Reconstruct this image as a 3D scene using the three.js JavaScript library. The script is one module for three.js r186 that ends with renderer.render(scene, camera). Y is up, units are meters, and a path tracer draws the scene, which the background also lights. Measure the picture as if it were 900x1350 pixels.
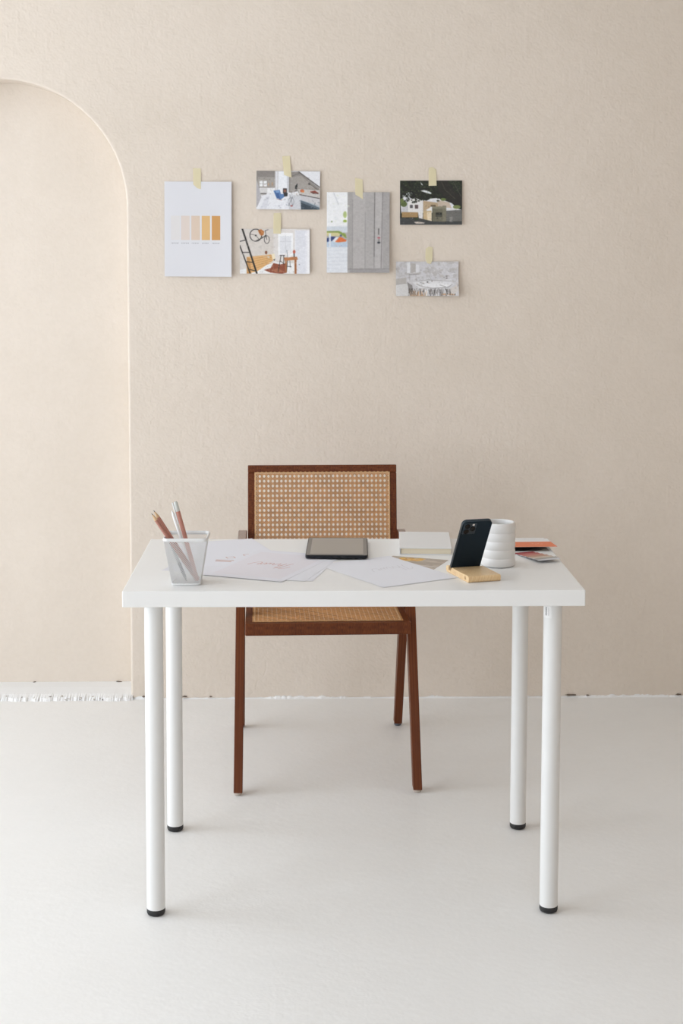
import * as THREE from 'three';
import { mergeGeometries } from 'three/addons/utils/BufferGeometryUtils.js';
import { RoundedBoxGeometry } from 'three/addons/geometries/RoundedBoxGeometry.js';
import { RectAreaLightUniformsLib } from 'three/addons/lights/RectAreaLightUniformsLib.js';

// ---------------------------------------------------------------- camera, sky, light, exposure
RectAreaLightUniformsLib.init();
const scene = new THREE.Scene();
const renderer = new THREE.WebGLRenderer({ antialias: true });
renderer.toneMapping = THREE.LinearToneMapping;
renderer.toneMappingExposure = 0.598;
renderer.shadowMap.enabled = true;

const camera = new THREE.PerspectiveCamera(37.52, 900 / 1350, 0.05, 60);
camera.rotation.order = 'YXZ';
camera.position.set(-0.104, 1.4598, 3.4994);
camera.rotation.set(-0.0847, -0.0233, 0.0024);
camera.setViewOffset(900, 1350, 0, 168.6, 900, 1350);      // rising-front lens shift, keeps the verticals nearly upright
scene.add(camera);

const SKY = [0.905, 0.975, 1.065];
scene.background = new THREE.Color().setRGB(2.2 * SKY[0], 2.2 * SKY[1], 2.2 * SKY[2]);

// room: x -3.6 .. 3.1, y 0 .. 3.1, z -1.39 .. 5.2
const RX0 = -3.6, RX1 = 3.1, RY = 3.1, RZ0 = -1.39, RZ1 = 5.2;
// windows of the left wall [z0, z1, y0, y1] and of the wall behind the camera [x0, x1, y0, y1]
const LEFT_WINDOWS = [[-0.90, 1.10, 0.30, 2.45], [1.45, 3.45, 0.30, 2.45]];
const FRONT_WINDOWS = [[-1.3, 1.3, 0.9, 2.85]];
function daylight(w, h, x, y, z, tx, tz, nits) {
  const l = new THREE.RectAreaLight(new THREE.Color().setRGB(...SKY), nits, w, h);
  l.position.set(x, y, z); l.lookAt(x + tx, y, z + tz); l.name = 'window_daylight';
  scene.add(l);
}
for (const [z0, z1, y0, y1] of LEFT_WINDOWS) daylight(z1 - z0 - 0.12, y1 - y0 - 0.12, RX0 + 0.01, (y0 + y1) / 2, (z0 + z1) / 2, 1, 0, 8.0);
for (const [x0, x1, y0, y1] of FRONT_WINDOWS) daylight(x1 - x0 - 0.12, y1 - y0 - 0.12, (x0 + x1) / 2, (y0 + y1) / 2, RZ1 - 0.01, 0, -1, 0.9);

// ---------------------------------------------------------------- helpers
let seed = 20240611;
const rnd = () => { seed = (seed + 0x6D2B79F5) | 0; let t = Math.imul(seed ^ (seed >>> 15), 1 | seed); t = (t + Math.imul(t ^ (t >>> 7), 61 | t)) ^ t; return ((t ^ (t >>> 14)) >>> 0) / 4294967296; };
const rr = (a, b) => a + (b - a) * rnd();
const V = (x, y, z) => new THREE.Vector3(x, y, z);
const lin = (r, g, b) => new THREE.Color().setRGB(r, g, b);

function mat(color, roughness, extra = {}) {
  const P = extra.clearcoat || extra.transmission || extra.sheen ? THREE.MeshPhysicalMaterial : THREE.MeshStandardMaterial;
  return new P({ color, roughness, side: THREE.DoubleSide, ...extra });
}
const usedNames = new Map();
function numbered(name) { const n = usedNames.get(name) || 0; usedNames.set(name, n + 1); return n ? `${name}_${String(n).padStart(3, '0')}` : name; }
function mesh(name, geo, material, parent) {
  const m = new THREE.Mesh(geo, material); m.name = parent ? name : numbered(name);
  m.castShadow = m.receiveShadow = true; (parent || scene).add(m); return m;
}
function tag(o, label, category, group) { o.userData.label = label; o.userData.category = category; if (group) o.userData.group = group; return o; }
function thing(name, label, category, pos = [0, 0, 0], turn = 0, group) {
  const o = new THREE.Group(); o.name = numbered(name); o.position.set(...pos); o.rotation.y = turn; scene.add(o);
  return tag(o, label, category, group);
}
function sub(name, parent) { const o = new THREE.Group(); o.name = name; parent.add(o); return o; }
function struct(name, geo, material, parent) { const m = mesh(name, geo, material, parent); if (!parent) m.userData.kind = 'structure'; return m; }
function box(w, h, d, x = 0, y = 0, z = 0, r = 0) {
  const g = r ? new RoundedBoxGeometry(w, h, d, 2, r) : new THREE.BoxGeometry(w, h, d);
  g.translate(x, y, z); return g;
}
// a straight bar between two points with a rectangular section: width across, thickness along n
function barInto(pos, idx, p0, p1, width, thick, n, col, color) {
  const d = p1.clone().sub(p0).normalize(), s = d.clone().cross(n).normalize(), b = pos.length / 3;
  for (const p of [p0, p1]) for (const [a, c] of [[-1, -1], [1, -1], [1, 1], [-1, 1]]) {
    const q = p.clone().addScaledVector(s, a * width / 2).addScaledVector(n, c * thick / 2);
    pos.push(q.x, q.y, q.z); if (col) col.push(...color);
  }
  for (const f of [[0, 1, 5], [0, 5, 4], [1, 2, 6], [1, 6, 5], [2, 3, 7], [2, 7, 6], [3, 0, 4], [3, 4, 7], [0, 3, 2], [0, 2, 1], [4, 5, 6], [4, 6, 7]]) idx.push(b + f[0], b + f[1], b + f[2]);
}
function raw(pos, idx, col, uv) {
  let g = new THREE.BufferGeometry();
  g.setAttribute('position', new THREE.Float32BufferAttribute(pos, 3));
  if (col) g.setAttribute('color', new THREE.Float32BufferAttribute(col, 3));
  if (uv) g.setAttribute('uv', new THREE.Float32BufferAttribute(uv, 2));
  g.setIndex(idx); return g;
}
const flat = (g) => { const n = g.toNonIndexed(); n.computeVertexNormals(); return n; };
// a rod of radius profile [[t, r] ...] from a to b
function rod(a, b, profile, seg = 10) {
  const L = a.distanceTo(b), g = new THREE.LatheGeometry(profile.map(([t, r]) => new THREE.Vector2(r, t * L)), seg);
  const q = new THREE.Quaternion().setFromUnitVectors(V(0, 1, 0), b.clone().sub(a).normalize());
  g.applyQuaternion(q); g.translate(a.x, a.y, a.z); return g;
}
// tileable value noise
function lattice(n, s) { let x = s | 0; const a = new Float32Array(n * n); for (let i = 0; i < n * n; i++) { x = (Math.imul(x, 1664525) + 1013904223) | 0; a[i] = ((x >>> 8) & 0xffff) / 65535; } return a; }
function addNoise(out, size, cells, amp, s, stretchX = 1, shape) {
  const nx = cells, ny = Math.max(1, Math.round(cells / stretchX)), g = lattice(Math.max(nx, ny), s), W = Math.max(nx, ny);
  for (let j = 0; j < size; j++) {
    const y = j / size * ny, y0 = Math.floor(y), fy = y - y0, sy = fy * fy * (3 - 2 * fy), ya = (y0 % ny) * W, yb = ((y0 + 1) % ny) * W;
    for (let i = 0; i < size; i++) {
      const x = i / size * nx, x0 = Math.floor(x), fx = x - x0, sx = fx * fx * (3 - 2 * fx), xa = x0 % nx, xb = (x0 + 1) % nx;
      const a = g[ya + xa], b = g[ya + xb], c = g[yb + xa], d = g[yb + xb];
      let v = a + (b - a) * sx + (c - a) * sy + (a - b - c + d) * sx * sy;
      if (shape) v = shape(v);
      out[j * size + i] += amp * v;
    }
  }
}
function grayTex(arr, size, k = 1, o = 0) {
  const d = new Uint8Array(size * size * 4);
  for (let i = 0; i < size * size; i++) { const v = Math.max(0, Math.min(255, Math.round(255 * (arr[i] * k + o)))); d[4 * i] = d[4 * i + 1] = d[4 * i + 2] = v; d[4 * i + 3] = 255; }
  const t = new THREE.DataTexture(d, size, size); t.wrapS = t.wrapT = THREE.RepeatWrapping; t.magFilter = THREE.LinearFilter; t.needsUpdate = true; return t;
}
function colorTex(size, f) {
  const d = new Uint8Array(size * size * 4);
  for (let j = 0; j < size; j++) for (let i = 0; i < size; i++) { const c = f(i, j), k = 4 * (j * size + i); d[k] = c[0]; d[k + 1] = c[1]; d[k + 2] = c[2]; d[k + 3] = 255; }
  const t = new THREE.DataTexture(d, size, size); t.wrapS = t.wrapT = THREE.RepeatWrapping; t.magFilter = THREE.LinearFilter; t.colorSpace = THREE.SRGBColorSpace; t.needsUpdate = true; return t;
}

// ---------------------------------------------------------------- surface materials
// plaster: one 2.7 m tile
const WT = 2.7;
const plasterBump = (() => {
  const N = 2048, a = new Float32Array(N * N);
  addNoise(a, N, 9, 0.30, 11); addNoise(a, N, 40, 0.10, 12, 2); addNoise(a, N, 90, 0.10, 13);
  addNoise(a, N, 230, 0.10, 14); addNoise(a, N, 520, 0.14, 15);
  addNoise(a, N, 340, 0.8, 18, 1, (v) => Math.max(0, v - 0.90) * 1.6);                // grains of sand under the paint
  addNoise(a, N, 150, 0.22, 16, 3, (v) => Math.max(0, v - 0.78) * 2.2);           // drips and trowel ridges
  addNoise(a, N, 60, 0.34, 17, 0.5, (v) => Math.max(0, v - 0.82) * 2);
  // a hairline crack running up from the floor
  const px = (x) => (x + 1.2) / WT * N, py = (y) => y / WT * N;
  const crack = [[-0.30, 0.0], [-0.272, 0.03], [-0.268, 0.055], [-0.245, 0.075], [-0.237, 0.10], [-0.238, 0.125]];
  for (let k = 0; k + 1 < crack.length; k++) for (let t = 0; t < 1; t += 0.01) {
    const X = px(crack[k][0] + (crack[k + 1][0] - crack[k][0]) * t), Y = py(crack[k][1] + (crack[k + 1][1] - crack[k][1]) * t);
    for (let j = -2; j <= 2; j++) for (let i = -2; i <= 2; i++) { const q = (Math.round(Y) + j) * N + Math.round(X) + i; if (q >= 0 && j * j + i * i < 5) a[q] -= 0.008; }
  }
  return grayTex(a, N, 0.85, 0);
})();
plasterBump.repeat.set(1 / WT, 1 / WT); plasterBump.offset.set(1.2 / WT, 0);
const mottle = (N, list, s) => { const a = new Float32Array(N * N); list.forEach(([c, m], i) => addNoise(a, N, c, m, s + i)); return a; };
const plasterMap = (() => {
  const N = 1024, a = mottle(N, [[6, 0.45], [17, 0.3], [60, 0.2], [300, 0.25]], 31);
  const t = colorTex(N, (i, j) => { const v = (a[j * N + i] - 0.6) * 10; return [226 + v, 214 + v * 1.05, 200 + v * 1.2]; });
  t.repeat.set(1 / WT, 1 / WT); t.offset.set(1.2 / WT, 0); return t;
})();
const M = {};
M.wall = mat(0xffffff, 0.85, { map: plasterMap, bumpMap: plasterBump, bumpScale: 0.0040 });
M.tan = mat(lin(0.62, 0.47, 0.34), 0.85, { bumpMap: plasterBump, bumpScale: 0.006 });  // unseen right wall, deeper tan picked so its bounce warms that side
M.niche = mat(0xffffff, 0.85, { map: plasterMap, bumpMap: plasterBump, bumpScale: 0.0025 });
M.white = mat(lin(0.87, 0.865, 0.855), 0.8);
const floorMap = (() => {
  const N = 1024, a = mottle(N, [[4, 0.4], [13, 0.3], [50, 0.2], [220, 0.2]], 71);
  const t = colorTex(N, (i, j) => { const v = (a[j * N + i] - 0.55) * 6; return [242 + v, 241 + v, 238 + v]; });
  t.repeat.set(1 / 2.4, 1 / 2.4); return t;
})();
const floorRough = (() => { const N = 512, a = mottle(N, [[6, 0.5], [25, 0.35], [90, 0.15]], 91); const t = grayTex(a, N, 0.25, 0.33); t.repeat.set(1 / 1.7, 1 / 1.7); return t; })();
const floorBump = (() => { const N = 1024, a = mottle(N, [[7, 0.6], [40, 0.15], [160, 0.1], [500, 0.08]], 95); const t = grayTex(a, N); t.repeat.set(1 / 2, 1 / 2); return t; })();
M.floor = mat(0xffffff, 1, { map: floorMap, roughnessMap: floorRough, bumpMap: floorBump, bumpScale: 0.002 });
M.floorPaint = mat(lin(0.84, 0.835, 0.82), 0.6);
M.chipTan = mat(lin(0.50, 0.44, 0.37), 0.9);
M.chip = mat(lin(0.16, 0.12, 0.09), 0.9);
M.glass = new THREE.MeshPhysicalMaterial({ color: 0xffffff, roughness: 0, transmission: 1, thickness: 0, ior: 1.45, side: THREE.DoubleSide });
M.tableWhite = mat(lin(0.88, 0.875, 0.855), 0.38);
M.legWhite = mat(lin(0.81, 0.805, 0.785), 0.35);
M.blackPlastic = mat(lin(0.012, 0.012, 0.013), 0.5);
const woodMap = (() => {
  const N = 512, a = new Float32Array(N * N);
  addNoise(a, N, 64, 0.5, 201, 21); addNoise(a, N, 256, 0.3, 202, 42); addNoise(a, N, 8, 0.4, 203, 3);
  const t = colorTex(N, (i, j) => { const v = (a[j * N + i] - 0.6) * 60; return [100 + v * 0.9, 50 + v * 0.62, 20 + v * 0.36]; });
  t.repeat.set(4, 1.6); return t;
})();
M.wood = new THREE.MeshPhysicalMaterial({ color: 0xffffff, roughness: 0.42, specularIntensity: 0.5, map: woodMap, side: THREE.DoubleSide });
const woodMapZ = woodMap.clone(); woodMapZ.rotation = Math.PI / 2; woodMapZ.repeat.set(4, 1.6); woodMapZ.needsUpdate = true;
M.woodCross = new THREE.MeshPhysicalMaterial({ color: 0xffffff, roughness: 0.42, specularIntensity: 0.5, map: woodMapZ, side: THREE.DoubleSide });
M.woodWorn = mat(0xffffff, 0.3, { map: woodMapZ, clearcoat: 0.8, clearcoatRoughness: 0.22 });
M.cane = mat(lin(1, 1, 1), 0.55, { vertexColors: true });
M.caneEdge = mat(lin(0.62, 0.38, 0.19), 0.5);
M.paper = mat(lin(0.80, 0.80, 0.84), 0.8);
M.glideGrey = mat(lin(0.10, 0.11, 0.13), 0.45);
M.glidePale = mat(lin(0.55, 0.47, 0.40), 0.7);

// ---------------------------------------------------------------- the room
const TH = 0.24;
const ARC = { x: -1.084, y: 1.617, r: 0.402 };               // arched niche: half circle over straight jambs
{
  // back wall with the arched opening
  const s = new THREE.Shape([[RX0 - TH, 0], [ARC.x - ARC.r, 0]].map((p) => new THREE.Vector2(...p)));
  s.lineTo(ARC.x - ARC.r, ARC.y);
  for (let k = 1; k < 64; k++) { const a = Math.PI - Math.PI * k / 64; s.lineTo(ARC.x + ARC.r * Math.cos(a), ARC.y + ARC.r * Math.sin(a)); }
  s.lineTo(ARC.x + ARC.r, ARC.y); s.lineTo(ARC.x + ARC.r, 0); s.lineTo(RX1 + TH, 0); s.lineTo(RX1 + TH, RY); s.lineTo(RX0 - TH, RY); s.closePath();
  const g = new THREE.ExtrudeGeometry(s, { depth: 0.108, bevelEnabled: true, bevelThickness: 0.007, bevelSize: 0.007, bevelOffset: -0.007, bevelSegments: 3, curveSegments: 4 });
  g.translate(0, 0, RZ0 - 0.115);
  struct('wall_back', g, M.wall);
  const nb = new THREE.BoxGeometry(RX1 - RX0 + 2 * TH, RY, 0.15); nb.translate((RX0 + RX1) / 2, RY / 2, RZ0 - 0.115 - 0.076);
  { const p = nb.attributes.position, uv = nb.attributes.uv; for (let i = 0; i < p.count; i++) uv.setXY(i, p.getX(i), p.getY(i)); }
  struct('wall_niche', nb, M.niche);
  const fl = new THREE.BoxGeometry(RX1 - RX0 + 2 * TH, 0.2, RZ1 - RZ0 + 2 * TH); fl.translate((RX0 + RX1) / 2, -0.1, (RZ0 + RZ1) / 2);
  { const p = fl.attributes.position, uv = fl.attributes.uv; for (let i = 0; i < p.count; i++) uv.setXY(i, p.getX(i), p.getZ(i)); }
  struct('floor', fl, M.floor);
  const ce = new THREE.BoxGeometry(RX1 - RX0 + 2 * TH, 0.2, RZ1 - RZ0 + 2 * TH); ce.translate((RX0 + RX1) / 2, RY + 0.1, (RZ0 + RZ1) / 2);
  struct('ceiling', ce, M.white);
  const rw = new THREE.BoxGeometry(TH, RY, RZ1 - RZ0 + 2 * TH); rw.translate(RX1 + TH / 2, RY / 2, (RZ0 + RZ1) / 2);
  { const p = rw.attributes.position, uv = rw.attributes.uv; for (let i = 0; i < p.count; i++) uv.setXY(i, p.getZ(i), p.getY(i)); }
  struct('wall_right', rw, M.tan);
  // walls with window openings
  const holed = (u0, u1, wins) => {
    const sh = new THREE.Shape([[u0, 0], [u1, 0], [u1, RY], [u0, RY]].map((p) => new THREE.Vector2(...p)));
    for (const [a, b, c, d] of wins) sh.holes.push(new THREE.Path([[a, c], [a, d], [b, d], [b, c]].map((p) => new THREE.Vector2(...p))));
    return new THREE.ExtrudeGeometry(sh, { depth: TH, bevelEnabled: false });
  };
  const lw = holed(-RZ1 - TH, -RZ0 + TH, LEFT_WINDOWS.map(([a, b, c, d]) => [-b, -a, c, d])); lw.rotateY(Math.PI / 2); lw.translate(RX0 - TH, 0, 0);
  struct('wall_left', lw, M.wall);
  const fw = holed(RX0, RX1, FRONT_WINDOWS); fw.translate(0, 0, RZ1);
  struct('wall_front', fw, M.wall);
  // window frames with glazing bars and panes
  let n = 0;
  const windowUnit = (w, h, x, y, z, turn) => {
    const o = new THREE.Group(); o.name = `window_${++n}`; o.userData.kind = 'structure'; o.position.set(x, y, z); o.rotation.y = turn; scene.add(o);
    const f = 0.05;
    mesh('window_frame', mergeGeometries([box(f, h, 0.06, -w / 2 + f / 2), box(f, h, 0.06, w / 2 - f / 2), box(w - 2 * f, f, 0.06, 0, h / 2 - f / 2), box(w - 2 * f, f, 0.06, 0, -h / 2 + f / 2), box(0.035, h - 2 * f, 0.05), box(w - 2 * f, 0.035, 0.045, 0, h * 0.22)]), M.white, o);
    for (const s of [-1, 1]) for (const [y0, y1] of [[-h / 2 + f, h * 0.22 - 0.018], [h * 0.22 + 0.018, h / 2 - f]]) mesh('window_pane', box(w / 2 - f - 0.02, y1 - y0, 0.004, s * (w / 4 - f / 2 + 0.008), (y0 + y1) / 2, 0), M.glass, o);
  };
  for (const [z0, z1, y0, y1] of LEFT_WINDOWS) windowUnit(z1 - z0, y1 - y0, RX0 - TH * 0.6, (y0 + y1) / 2, (z0 + z1) / 2, Math.PI / 2);
  for (const [x0, x1, y0, y1] of FRONT_WINDOWS) windowUnit(x1 - x0, y1 - y0, (x0 + x1) / 2, (y0 + y1) / 2, RZ1 + TH * 0.6, 0);
}
// rough run of floor paint drawn up the foot of the back wall
{
  const lip = (x0, x1, zWall, hMin, hVar, d0, step = 0.006) => {
    const pos = [], idx = []; let n = 0, a = rnd(), b = rnd();
    for (let x = x0; x <= x1 + 1e-6; x += step, n++) {
      a += (rnd() - 0.5) * 0.6; a = Math.max(0, Math.min(1, a)); b += (rnd() - 0.5) * 0.5; b = Math.max(0, Math.min(1, b));
      const h = hMin + hVar * a * a, d = d0 * (0.5 + b);
      pos.push(x, h + 0.002, zWall - 0.004, x, h, zWall + 0.0015 + 0.002 * b, x, h * 0.45, zWall + d * 0.45, x, -0.002, zWall + d);
      if (n) for (let k = 0; k < 3; k++) { const i = (n - 1) * 4 + k; idx.push(i, i + 1, i + 4, i + 1, i + 5, i + 4); }
    }
    return flat(raw(pos, idx));
  };
  const t1 = struct('trim_1', lip(ARC.x + ARC.r + 0.004, RX1, RZ0, 0.002, 0.007, 0.009), M.floorPaint);
  struct('trim_2', lip(RX0, ARC.x - ARC.r - 0.004, RZ0, 0.003, 0.011, 0.010), M.floorPaint);
  // flakes missing from that paint, bare dark render showing
  for (const [x, w, h] of [[0.775, 0.034, 0.005], [0.83, 0.012, 0.003], [1.135, 0.018, 0.005], [-0.64, 0.012, 0.006], [-0.505, 0.016, 0.005], [-0.42, 0.009, 0.004], [-0.60, 0.008, 0.004]]) {
    const g = new THREE.IcosahedronGeometry(0.5, 2), p = g.attributes.position;
    for (let i = 0; i < p.count; i++) { const k = 1 + 0.3 * Math.sin(p.getX(i) * 11 + x * 50) * Math.cos(p.getY(i) * 9); p.setXYZ(i, p.getX(i) * w * k, p.getY(i) * h * k, p.getZ(i) * 0.006); }
    g.translate(x, 0.006 + h * 0.5, RZ0 + 0.003); g.computeVertexNormals();
    mesh('paint_chip', g, M.chip, t1);
  }
  // raised rough sill at the foot of the niche
  const pos = [], idx = []; let n = 0, a = 0.5, c = 0.5;
  const x0 = ARC.x - ARC.r - 0.006, x1 = ARC.x + ARC.r + 0.006;
  for (let i = 0; i <= 300; i++, n++) {
    const x = x0 + (x1 - x0) * i / 300;
    a = Math.max(0, Math.min(1, a + (rnd() - 0.5) * 0.7)); c = Math.max(0, Math.min(1, c + (rnd() - 0.5) * 0.8));
    const zf = RZ0 + 0.011 + 0.010 * a, h = 0.0185 + 0.003 * c;
    pos.push(x, 0.0265, RZ0 - 0.118, x, 0.0235, RZ0 - 0.06, x, 0.0190, RZ0 - 0.026, x, 0.0160 + 0.0008 * c, RZ0 - 0.010 + 0.003 * a, x, 0.0085 + 0.0016 * rnd(), zf - 0.005 + 0.0022 * rnd(), x, -0.002, zf + 0.004 + 0.003 * rnd());
    if (n) for (let k = 0; k < 5; k++) { const q = (n - 1) * 6 + k; idx.push(q, q + 1, q + 6, q + 1, q + 7, q + 6); }
  }
  const t3 = struct('trim_3', flat(raw(pos, idx)), M.floorPaint);
  const specks = [[-0.735, 0.027, RZ0 - 0.112, 0.022, 0.004, 0], [-1.02, 0.027, RZ0 - 0.112, 0.012, 0.003, 0]];
  for (let q = 0; q < 26; q++) { const e = rnd(); specks.push([x0 + 0.35 * (x1 - x0) + 0.64 * (x1 - x0) * rnd(), 0.004 + 0.009 * (1 - e), RZ0 + 0.004 + 0.016 * e, 0.004 + 0.012 * rnd() * rnd(), 0.002 + 0.0025 * rnd(), q % 5 ? 1 : 0]); }
  for (const [x, y, z, w, h, tan] of specks) {
    const g = new THREE.IcosahedronGeometry(0.5, 1); g.scale(w, h, 0.006); g.rotateZ(rr(-0.3, 0.3)); g.translate(x, y, z); mesh('paint_chip', g, tan ? M.chipTan : M.chip, t3);
  }
}

// ---------------------------------------------------------------- table
const TOP = 0.741, TT = 0.0356;
{
  const t = thing('desk', 'white rectangular desk on four round white legs with black feet', 'desk');
  mesh('tabletop', box(1.0, TT, 0.6, 0, TOP - TT / 2, 0, 0.0025), M.tableWhite, t);
  const R = 0.0203;
  for (const [sx, sz] of [[-1, 1], [1, 1], [-1, -1], [1, -1]]) {
    const lx = sx * 0.438, lz = sz * 0.2465, hTop = TOP - TT;
    const prof = [[0.0001, 0.0135], [R - 0.0012, 0.0135], [R, 0.0150], [R, hTop - 0.004], [R + 0.006, hTop - 0.003], [R + 0.006, hTop]].map((p) => new THREE.Vector2(...p));
    const g = new THREE.LatheGeometry(prof, 40); g.translate(lx, 0, lz);
    const leg = mesh('leg', g, M.legWhite, t);
    const cap = new THREE.LatheGeometry([[0, 0], [R * 0.72, 0], [R * 0.93, 0.002], [R * 1.01, 0.006], [R * 1.01, 0.0145], [R * 0.9, 0.0148], [0, 0.0148]].map((p) => new THREE.Vector2(...p)), 36); cap.translate(lx, 0, lz);
    const c = mesh('foot_cap', cap, M.blackPlastic, leg); c.userData.label = 'black rubber foot cap';
    if (sx > 0 && sz > 0) {
      const cv = document.createElement('canvas'); cv.width = 128; cv.height = 192; const k = cv.getContext('2d');
      k.fillStyle = '#f1f0ee'; k.fillRect(0, 0, 128, 192); k.fillStyle = '#4b484b';
      for (let i = 0; i < 26; i++) k.fillRect(52 + (i * 7 % 5), 28 + i * 5, 22 - (i * 11 % 9), 3);
      k.fillStyle = '#9a9694'; for (let i = 0; i < 18; i++) k.fillRect(84, 30 + i * 7, 12 + (i * 5 % 9), 2);
      const tx = new THREE.CanvasTexture(cv); tx.colorSpace = THREE.SRGBColorSpace;
      const sg = new THREE.CylinderGeometry(R + 0.0004, R + 0.0004, 0.028, 16, 1, true, Math.PI * 1.5, Math.PI * 0.42); sg.translate(lx, hTop - 0.021, lz);
      const st = mesh('sticker', sg, mat(0xffffff, 0.5, { map: tx }), leg); st.userData.label = 'small printed product sticker';
    }
  }
}

// ---------------------------------------------------------------- cane chair
function cane(w, h, px, py) {                       // six-way cane weave in the xy plane, centred
  const pos = [], idx = [], col = [], nrm = V(0, 0, 1), X = w / 2, Y = h / 2;
  const tone = () => { const k = rr(0.68, 1.14), y = rr(0.94, 1.05); return [0.60 * k, 0.305 * k * y, 0.112 * k * y * y]; };
  const put = (x0, y0, x1, y1, z, wd) => barInto(pos, idx, V(x0, y0, z), V(x1, y1, z), wd, 0.0008, nrm, col, tone());
  const nx = Math.floor(X / px), ny = Math.floor(Y / py);
  for (let i = -nx; i <= nx; i++) for (const s of [-1, 1]) put(i * px + s * 0.0015, -Y, i * px + s * 0.0015, Y, 0, 0.0021);
  for (let j = -ny; j <= ny; j++) for (const s of [-1, 1]) put(-X, j * py + s * 0.0015, X, j * py + s * 0.0015, 0.0009, 0.0021);
  const sl = py / px;
  for (const dir of [1, -1]) for (let k = -(nx + ny + 4); k <= nx + ny + 4; k++) {
    // line y = dir * sl * (x - c)
    const c = (k + 0.5) * px; const pts = [];
    const yAt = (x) => dir * sl * (x - c), xAt = (y) => dir * y / sl + c;
    for (const x of [-X, X]) { const y = yAt(x); if (Math.abs(y) <= Y) pts.push([x, y]); }
    for (const y of [-Y, Y]) { const x = xAt(y); if (Math.abs(x) < X) pts.push([x, y]); }
    if (pts.length === 2 && Math.hypot(pts[0][0] - pts[1][0], pts[0][1] - pts[1][1]) > 0.004) put(...pts[0], ...pts[1], dir > 0 ? 0.0018 : 0.0026, 0.0021);
  }
  return flat(raw(pos, idx, col));
}
function barBox(p0, p1, wx, d, r = 0.0025) {        // rounded bar from p0 to p1 (in a plane of constant x), wx wide in x, d deep
  const L = p0.distanceTo(p1), g = new RoundedBoxGeometry(wx, L, d, 2, r);
  g.applyQuaternion(new THREE.Quaternion().setFromUnitVectors(V(0, 1, 0), p1.clone().sub(p0).normalize()));
  g.translate((p0.x + p1.x) / 2, (p0.y + p1.y) / 2, (p0.z + p1.z) / 2); return g;
}
{
  const ch = thing('cane_armchair', 'dark walnut armchair with woven cane seat and back, slanted legs', 'chair', [-0.056, 0, -0.80], 0.0306);
  // legs: tapering blades in an inverted V, one pair on each side
  const legGeo = (x, foot, apex, wf, wt) => {
    const y0 = 0.010, s = new THREE.Shape();
    s.moveTo(foot - wf / 2, y0); s.lineTo(foot + wf / 2, y0); s.lineTo(apex + wt / 2, 0.615); s.lineTo(apex - wt / 2, 0.615); s.closePath();
    const g = new THREE.ExtrudeGeometry(s, { depth: 0.020, bevelEnabled: true, bevelThickness: 0.0022, bevelSize: 0.0022, bevelOffset: -0.0022, bevelSegments: 2 });
    // shape x becomes local z
    g.rotateY(-Math.PI / 2); g.translate(x + 0.0100, 0, 0);
    const p = g.attributes.position; for (let i = 0; i < p.count; i++) p.setX(i, p.getX(i) + 0.002 + (0.001 - Math.sign(x) * 0.0055) * p.getY(i) / 0.6);   // the pair leans in a little
    g.computeVertexNormals(); return g;
  };
  for (const s of [-1, 1]) {
    for (const [foot, apex, front] of [[0.295, 0.055, true], [-0.293, 0.000, false]]) {
      const leg = mesh('leg', legGeo(s * 0.2445, foot, apex, 0.036, 0.058), M.woodCross, ch);
      const gl = new THREE.LatheGeometry([[0, 0], [0.009, 0], [0.0115, 0.003], [0.0115, 0.008], [0.008, 0.012], [0, 0.0125]].map((p) => new THREE.Vector2(...p)), 20);
      gl.translate(s * 0.2445 + 0.002, 0, foot); const q = mesh('foot_glide', gl, front ? M.glidePale : M.glideGrey, leg);
      q.userData.label = front ? 'pale worn foot glide' : 'dark grey plastic foot glide';
    }
    mesh('armrest', box(0.026, 0.026, 0.42, s * 0.2380 + 0.0045, 0.6250, 0.015, 0.003), M.woodWorn, ch);
  }
  // seat, sloping a little to the back
  const seat = sub('seat', ch); seat.position.set(0.005, 0.4315, 0.02); seat.rotation.x = -0.045;
  const SW = 0.2275, SF = 0.222, SB = -0.205;
  mesh('seat_rail', box(2 * SW, 0.034, 0.026, 0, 0, SF - 0.013, 0.003), M.wood, seat);
  mesh('seat_rail', box(2 * SW, 0.034, 0.026, 0, 0, SB + 0.013, 0.003), M.wood, seat);
  for (const s of [-1, 1]) mesh('seat_rail', box(0.026, 0.034, SF - SB - 0.052, s * (SW - 0.013), 0, (SF + SB) / 2, 0.003), M.woodCross, seat);
  const sc = cane(2 * SW - 0.04, SF - SB - 0.04, 0.0130, 0.0130); sc.rotateX(-Math.PI / 2); sc.translate(0, 0.0160, (SF + SB) / 2);
  const scm = mesh('cane_webbing', sc, M.cane, seat); scm.userData.kind = 'stuff'; scm.userData.label = 'honey coloured woven cane';
  const frame4 = (w, h, t, d, z) => [box(w, t, d, 0, h / 2 - t / 2, z, 0.001), box(w, t, d, 0, -h / 2 + t / 2, z, 0.001), box(t, h - 2 * t, d, -w / 2 + t / 2, 0, z, 0.001), box(t, h - 2 * t, d, w / 2 - t / 2, 0, z, 0.001)];
  const se = mergeGeometries(frame4(2 * SW - 0.048, SF - SB - 0.048, 0.004, 0.003, 0)); se.rotateX(-Math.PI / 2); se.translate(0, 0.0178, (SF + SB) / 2);
  mesh('cane_edging', se, M.caneEdge, seat);
  // back: a caned frame leaning back, its posts let down to the seat rail
  const back = sub('backrest', ch); back.position.set(0.0065, 0.829, -0.233); back.rotation.x = -0.16;
  const BW = 0.2245, BH = 0.345;
  mesh('top_rail', box(2 * BW, 0.0235, 0.028, 0, -0.01175, 0, 0.0025), M.wood, back);
  mesh('bottom_rail', box(2 * BW - 0.046, 0.0235, 0.028, 0, -BH + 0.01175, 0, 0.0025), M.wood, back);
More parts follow.
